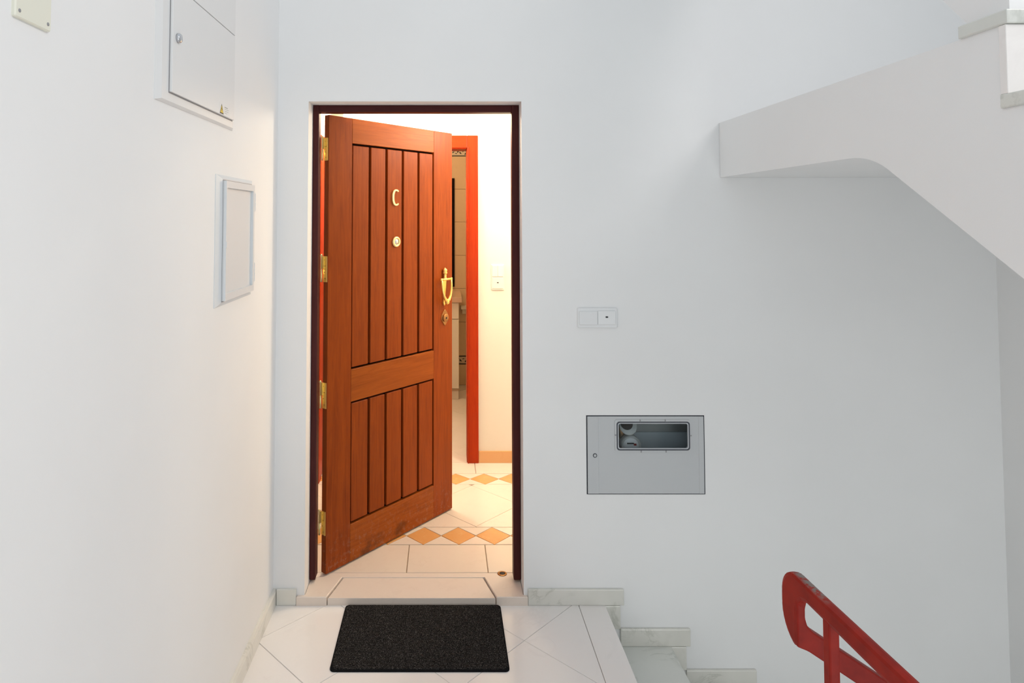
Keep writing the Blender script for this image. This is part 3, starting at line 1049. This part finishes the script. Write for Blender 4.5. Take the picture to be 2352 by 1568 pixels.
def bevelled_frame(y0, y1, z0, z1, inset, xf, hole=None):
    """shallow mitred frame sloping up from the wall to the plane xf."""
    iy, iz = inset
    rings = [[(WL, y0, z0), (WL, y1, z0), (WL, y1, z1), (WL, y0, z1)],
             [(WL + 0.002, y0, z0), (WL + 0.002, y1, z0), (WL + 0.002, y1, z1), (WL + 0.002, y0, z1)],
             [(xf, y0 + iy, z0 + iz), (xf, y1 - iy, z0 + iz), (xf, y1 - iy, z1 - iz), (xf, y0 + iy, z1 - iz)]]
    bm = bmesh.new()
    rv = [[bm.verts.new(p) for p in r] for r in rings]
    for r0, r1 in zip(rv, rv[1:]):
        for k in range(4):
            bm.faces.new((r0[k], r0[(k + 1) % 4], r1[(k + 1) % 4], r1[k]))
    bm.faces.new(rv[0][::-1])
    bm.faces.new(rv[-1])
    return bm


EF = -0.700
lift(link('frame', bevelled_frame(-1.184, -0.600, 1.891, 2.66, (0.020, 0.006), EF), 'panel_white'), ep)
lbox('door_gap', -1.1245, -0.6300, EF + 0.0012, 1.9175, 2.630, 'print_grey', ep, EF - 0.001)
edoor = lbox('door', -1.1225, -0.6320, EX, 1.9205, 2.2000, 'panel_white', ep, EF + 0.001, 0.0015)
lbox('upper_cover', -1.1225, -0.6320, EX, 2.2025, 2.628, 'panel_white', ep, EF + 0.001, 0.0015)
o = lathe('lock', [(0.0125, 0.0), (0.0125, 0.006), (0.010, 0.009), (0.004, 0.010)], (EX, -1.092, 2.066), 'steel', None, 'X', 22)
lift(o, ep)
# sticker: yellow warning triangle with a bolt, printed lines beside it
sk = lbox('warning_sticker', -0.775, -0.682, EX + 0.0006, 1.9215, 1.957, 'sticker', ep, EX - 0.0002)
xs = EX + 0.0006
t = prism('warning_triangle', [(-0.772, 1.9235), (-0.738, 1.9235), (-0.755, 1.954)], xs, xs + 0.0003, 'black', None, 'X')
lift(t, ep)
t = prism('triangle_field', [(-0.768, 1.9265), (-0.742, 1.9265), (-0.755, 1.9495)], xs + 0.0003, xs + 0.0005, 'yellow', None, 'X')
lift(t, ep)
t = prism('lightning_bolt', [(-0.753, 1.9455), (-0.7585, 1.9375), (-0.7550, 1.9375), (-0.7570, 1.9285), (-0.7505, 1.9390), (-0.7540, 1.9390)], xs + 0.0005, xs + 0.0007, 'black', None, 'X')
lift(t, ep)
for i, (a, b_) in enumerate(((-0.730, -0.700), (-0.730, -0.690), (-0.730, -0.694), (-0.730, -0.706))):
    z = 1.949 - i * 0.0062
    lift(box('print_line', xs, xs + 0.0003, a, b_, z - (0.0022 if i == 0 else 0.0010), z, 'print_grey'), ep)

bx = empty('wall_hatch', (WL, -0.57, 1.322))
tag(bx, 'small white hinged hatch box below the electrical panel on the left wall', 'hatch')


BX = -0.699
lift(link('frame', bevelled_frame(-0.750, -0.372, 1.321, 1.736, (0.034, 0.012), BX), 'white_metal'), bx)
DY0, DY1, DZ0, DZ1 = -0.7125, -0.408, 1.3385, 1.7175
lbox('door_gap', DY0, DY1 + 0.001, BX + 0.0012, DZ0 - 0.0032, DZ1 + 0.0032, 'print_grey', bx, BX - 0.001)
bd = lbox('door', DY0, DY1, BX + 0.0035, DZ0, DZ1, 'white_metal', bx, BX + 0.0010, 0.0)
po = [(DY0, DZ0), (DY1, DZ0), (DY1, DZ1), (DY0, DZ1)]
pi_ = [(DY0 + 0.009, DZ0 + 0.022), (DY1 - 0.016, DZ0 + 0.022), (DY1 - 0.016, DZ1 - 0.022), (DY0 + 0.009, DZ1 - 0.022)]
lift(ring_prism('door_rim', po, pi_, BX + 0.0030, BX + 0.0125, 'white_metal', None, 'X'), bx)
lbox('latch', DY0 + 0.001, DY0 + 0.008, BX + 0.0145, 1.506, 1.524, 'white_metal', bx, BX + 0.011, 0.001)
for z0, z1 in ((1.625, 1.688), (1.372, 1.436)):
    bm = bmesh.new()
    zm = (z0 + z1) / 2
    yh = DY1 + 0.009
    lathe_into(bm, [(0.0065, z0), (0.0065, zm - 0.001)], (BX + 0.007, yh, 0), 'Z', 14)
    lathe_into(bm, [(0.0065, zm + 0.001), (0.0065, z1)], (BX + 0.007, yh, 0), 'Z', 14)
    lathe_into(bm, [(0.0045, z0 - 0.004), (0.0045, z1 + 0.004)], (BX + 0.007, yh, 0), 'Z', 10)
    box_into(bm, BX - 0.004, BX + 0.004, DY1 - 0.002, yh + 0.002, z0, z1)
    lift(link('hinge', bm, 'white_metal', None, False), bx)

jc = empty('junction_cover', (WL, -1.66, 1.931))
tag(jc, 'beige screwed cover plate at the top of the left wall', 'cover plate')
bm = bmesh.new()
prism_into(bm, round_rect(-1.709, -1.612, 1.931, 2.028, 0.004), WL, WL + 0.007, 'X', 0.002)
lift(link('plate', bm, 'beige_plastic'), jc)
for yy in (-1.622, -1.699):
    for zz in (1.943, 2.016):
        lift(lathe('screw', [(0.0032, 0.006), (0.0032, 0.0078), (0.0015, 0.0082)], (WL, yy, zz), 'print_grey', None, 'X', 10), jc)

# ------------------------------------------------------------------ doormat
mt = empty('doormat', (-0.087, -0.21, 0.0))
tag(mt, 'charcoal ribbed doormat lying in front of the threshold', 'doormat')
mx0, mx1, my0, my1 = -0.405, 0.232, -0.406, -0.0165
o = prism('backing', round_rect(mx0, mx1, my0, my1, 0.016), 0.0003, 0.006, 'mat_edge', None, 'Z', 0.001)
lift(o, mt)
bm = bmesh.new()
nr = 52
for i in range(nr):
    y = my0 + 0.006 + (my1 - my0 - 0.012) * (i + 0.5) / nr
    w = (my1 - my0 - 0.012) / nr * 0.44
    ins = 0.005 + (0.011 if i in (0, nr - 1) else 0.005 if i in (1, nr - 2) else 0.0)
    segs = 30
    rows = []
    for s_ in range(segs + 1):
        x = mx0 + ins + (mx1 - mx0 - 2 * ins) * s_ / segs
        j = random.uniform(-0.0009, 0.0009)
        hh = 0.0098 + random.uniform(-0.0007, 0.0007)
        rows.append([bm.verts.new((x, y - w * 1.1, 0.0058)), bm.verts.new((x, y - w * 0.5 + j, hh)), bm.verts.new((x, y + w * 0.5 + j, hh)), bm.verts.new((x, y + w * 1.1, 0.0058))])
    for r0, r1 in zip(rows, rows[1:]):
        for q in range(3):
            bm.faces.new((r0[q], r1[q], r1[q + 1], r0[q + 1]))
    bm.faces.new(rows[0])
    bm.faces.new(rows[-1][::-1])
o = lift(link('ribbed_pile', bm, 'mat'), mt)
o['kind'] = 'stuff'

# ================================================================== BATHROOM glimpsed past the hall
BY = 3.40
bf = box('floor', HX0, HX1, HY1, BY, -0.12, TH - 0.0035, 'hall_grout')
tag(bf, 'cream diagonal tiled bathroom floor behind the orange casing', 'floor', kind='structure')
diagonal_tiles(bf, HX0, 0.9, HY1 + 0.001, BY, 0.766, -0.20, 0.47, 0.002, ZG, ZT, 'hall_tile')
tag(box('wall_bathroom_right', 0.95, 1.05, HY1 + 0.12, BY, -0.1, 2.7, 'hall_wall'), 'right wall of the bathroom, hidden by the hall wall', 'wall', kind='structure')
bw = box('wall_bathroom', HX0, 1.05, BY, BY + 0.1, -0.1, 2.7, 'hall_grout')
tag(bw, 'tan tiled bathroom wall with leafy border rows', 'wall', kind='structure')


def leaf_shape(cx, cz, ang, ln, wd):
    pts = []
    for i in range(8):
        t = 2 * math.pi * i / 8
        x, z = ln * math.cos(t), wd * math.sin(t) * (1 - 0.3 * math.cos(t))
        pts.append((cx + x * math.cos(ang) - z * math.sin(ang), cz + x * math.sin(ang) + z * math.cos(ang)))
    return pts


rows = [(TH, 0.226, 'bath_tile', 0.20), (0.226, 0.306, 'bath_border', 0.20), (0.306, 0.62, 'bath_tile', 0.20), (0.62, 0.933, 'bath_tile', 0.20), (0.933, 1.245, 'bath_tile', 0.20),
        (1.245, 1.56, 'bath_tile', 0.20), (1.56, 1.872, 'bath_tile', 0.20), (1.872, 2.184, 'bath_tile', 0.20), (2.184, 2.255, 'bath_border', 0.20), (2.255, 2.57, 'bath_tile', 0.20)]
for z0, z1, mt_, w in rows:
    for k in range(-4, 5):
        x0 = 0.063 + w * k
        if x0 < HX0 or x0 + w > 0.95:
            continue
        g_ = 0.0016
        til = prism('tile', [(x0 + g_, z0 + g_), (x0 + w - g_, z0 + g_), (x0 + w - g_, z1 - g_), (x0 + g_, z1 - g_)], BY, BY - 0.006, mt_, bw, 'Y', 0.0012)
        if mt_ == 'bath_border' and -2 <= k <= 2:
            bm = bmesh.new()
            zc = (z0 + z1) / 2
            for (du, dz, a, ln, wd) in ((0.025, 0.004, 0.5, 0.012, 0.005), (0.052, -0.008, -0.2, 0.010, 0.004), (0.07, 0.010, 0.8, 0.014, 0.006), (0.092, -0.004, -0.7, 0.014, 0.006), (0.118, 0.012, 0.3, 0.010, 0.004), (0.14, -0.010, 0.9, 0.013, 0.006), (0.168, 0.006, -0.6, 0.014, 0.005), (0.185, -0.012, 0.2, 0.009, 0.004)):
                prism_into(bm, leaf_shape(x0 + du, zc + dz, a, ln, wd), BY - 0.0058, BY - 0.0068, 'Y')
            box_into(bm, x0, x0 + w, BY - 0.0075, BY - 0.0058, z0 + 0.002, z0 + 0.009)
            box_into(bm, x0, x0 + w, BY - 0.0075, BY - 0.0058, z1 - 0.009, z1 - 0.002)
            link('leaf_ornament', bm, 'black', til)

mi = empty('mirror', (-0.24, BY - 0.012, 0.95))
tag(mi, 'thin dark framed mirror on the tan bathroom wall', 'mirror')
lift(ring_prism('mirror_frame', [(-0.56, 0.953), (0.098, 0.953), (0.098, 1.975), (-0.56, 1.975)], [(-0.545, 0.968), (0.068, 0.968), (0.068, 1.960), (-0.545, 1.960)], BY - 0.006, BY - 0.022, 'groove', None, 'Y'), mi)
lift(box('mirror_glass', -0.546, 0.069, BY - 0.014, BY - 0.008, 0.967, 1.961, 'mirror'), mi)

vc = empty('vanity_cabinet', (-0.2, 3.14, TH))
tag(vc, 'cream bathroom vanity cabinet with a rosy stone top', 'cabinet')
lift(box('carcass', -0.60, 0.128, 2.912, BY - 0.008, 0.125, 0.868, 'cabinet', None, 0.002), vc)
lift(box('plinth', -0.58, 0.125, 2.918, BY - 0.01, TH, 0.110, 'cabinet', None, 0.002), vc)
lift(box('plinth_band', -0.60, 0.130, 2.905, BY - 0.008, 0.110, 0.125, 'plinth'), vc)
lift(box('drawer_front', -0.235, 0.126, 2.898, 2.912, 0.725, 0.864, 'cabinet', None, 0.002), vc)
lift(box('door_front', -0.235, 0.126, 2.898, 2.912, 0.130, 0.720, 'cabinet', None, 0.002), vc)
lift(box('drawer_front', -0.598, -0.239, 2.898, 2.912, 0.725, 0.864, 'cabinet', None, 0.002), vc)
lift(box('door_front', -0.598, -0.239, 2.898, 2.912, 0.130, 0.720, 'cabinet', None, 0.002), vc)
lift(box('countertop', -0.62, 0.154, 2.875, BY - 0.008, 0.868, 0.915, 'counter', None, 0.004), vc)
sh = empty('wall_shelf', (0.3, 3.34, 0.75))
tag(sh, 'narrow white shelf on the tan wall right of the vanity', 'shelf')
lift(box('shelf_board', 0.157, 0.62, 3.29, BY - 0.006, 0.752, 0.777, 'cabinet', None, 0.003), sh)
lift(box('shelf_cleat', 0.17, 0.60, 3.37, BY - 0.006, 0.70, 0.752, 'cabinet', None, 0.002), sh)
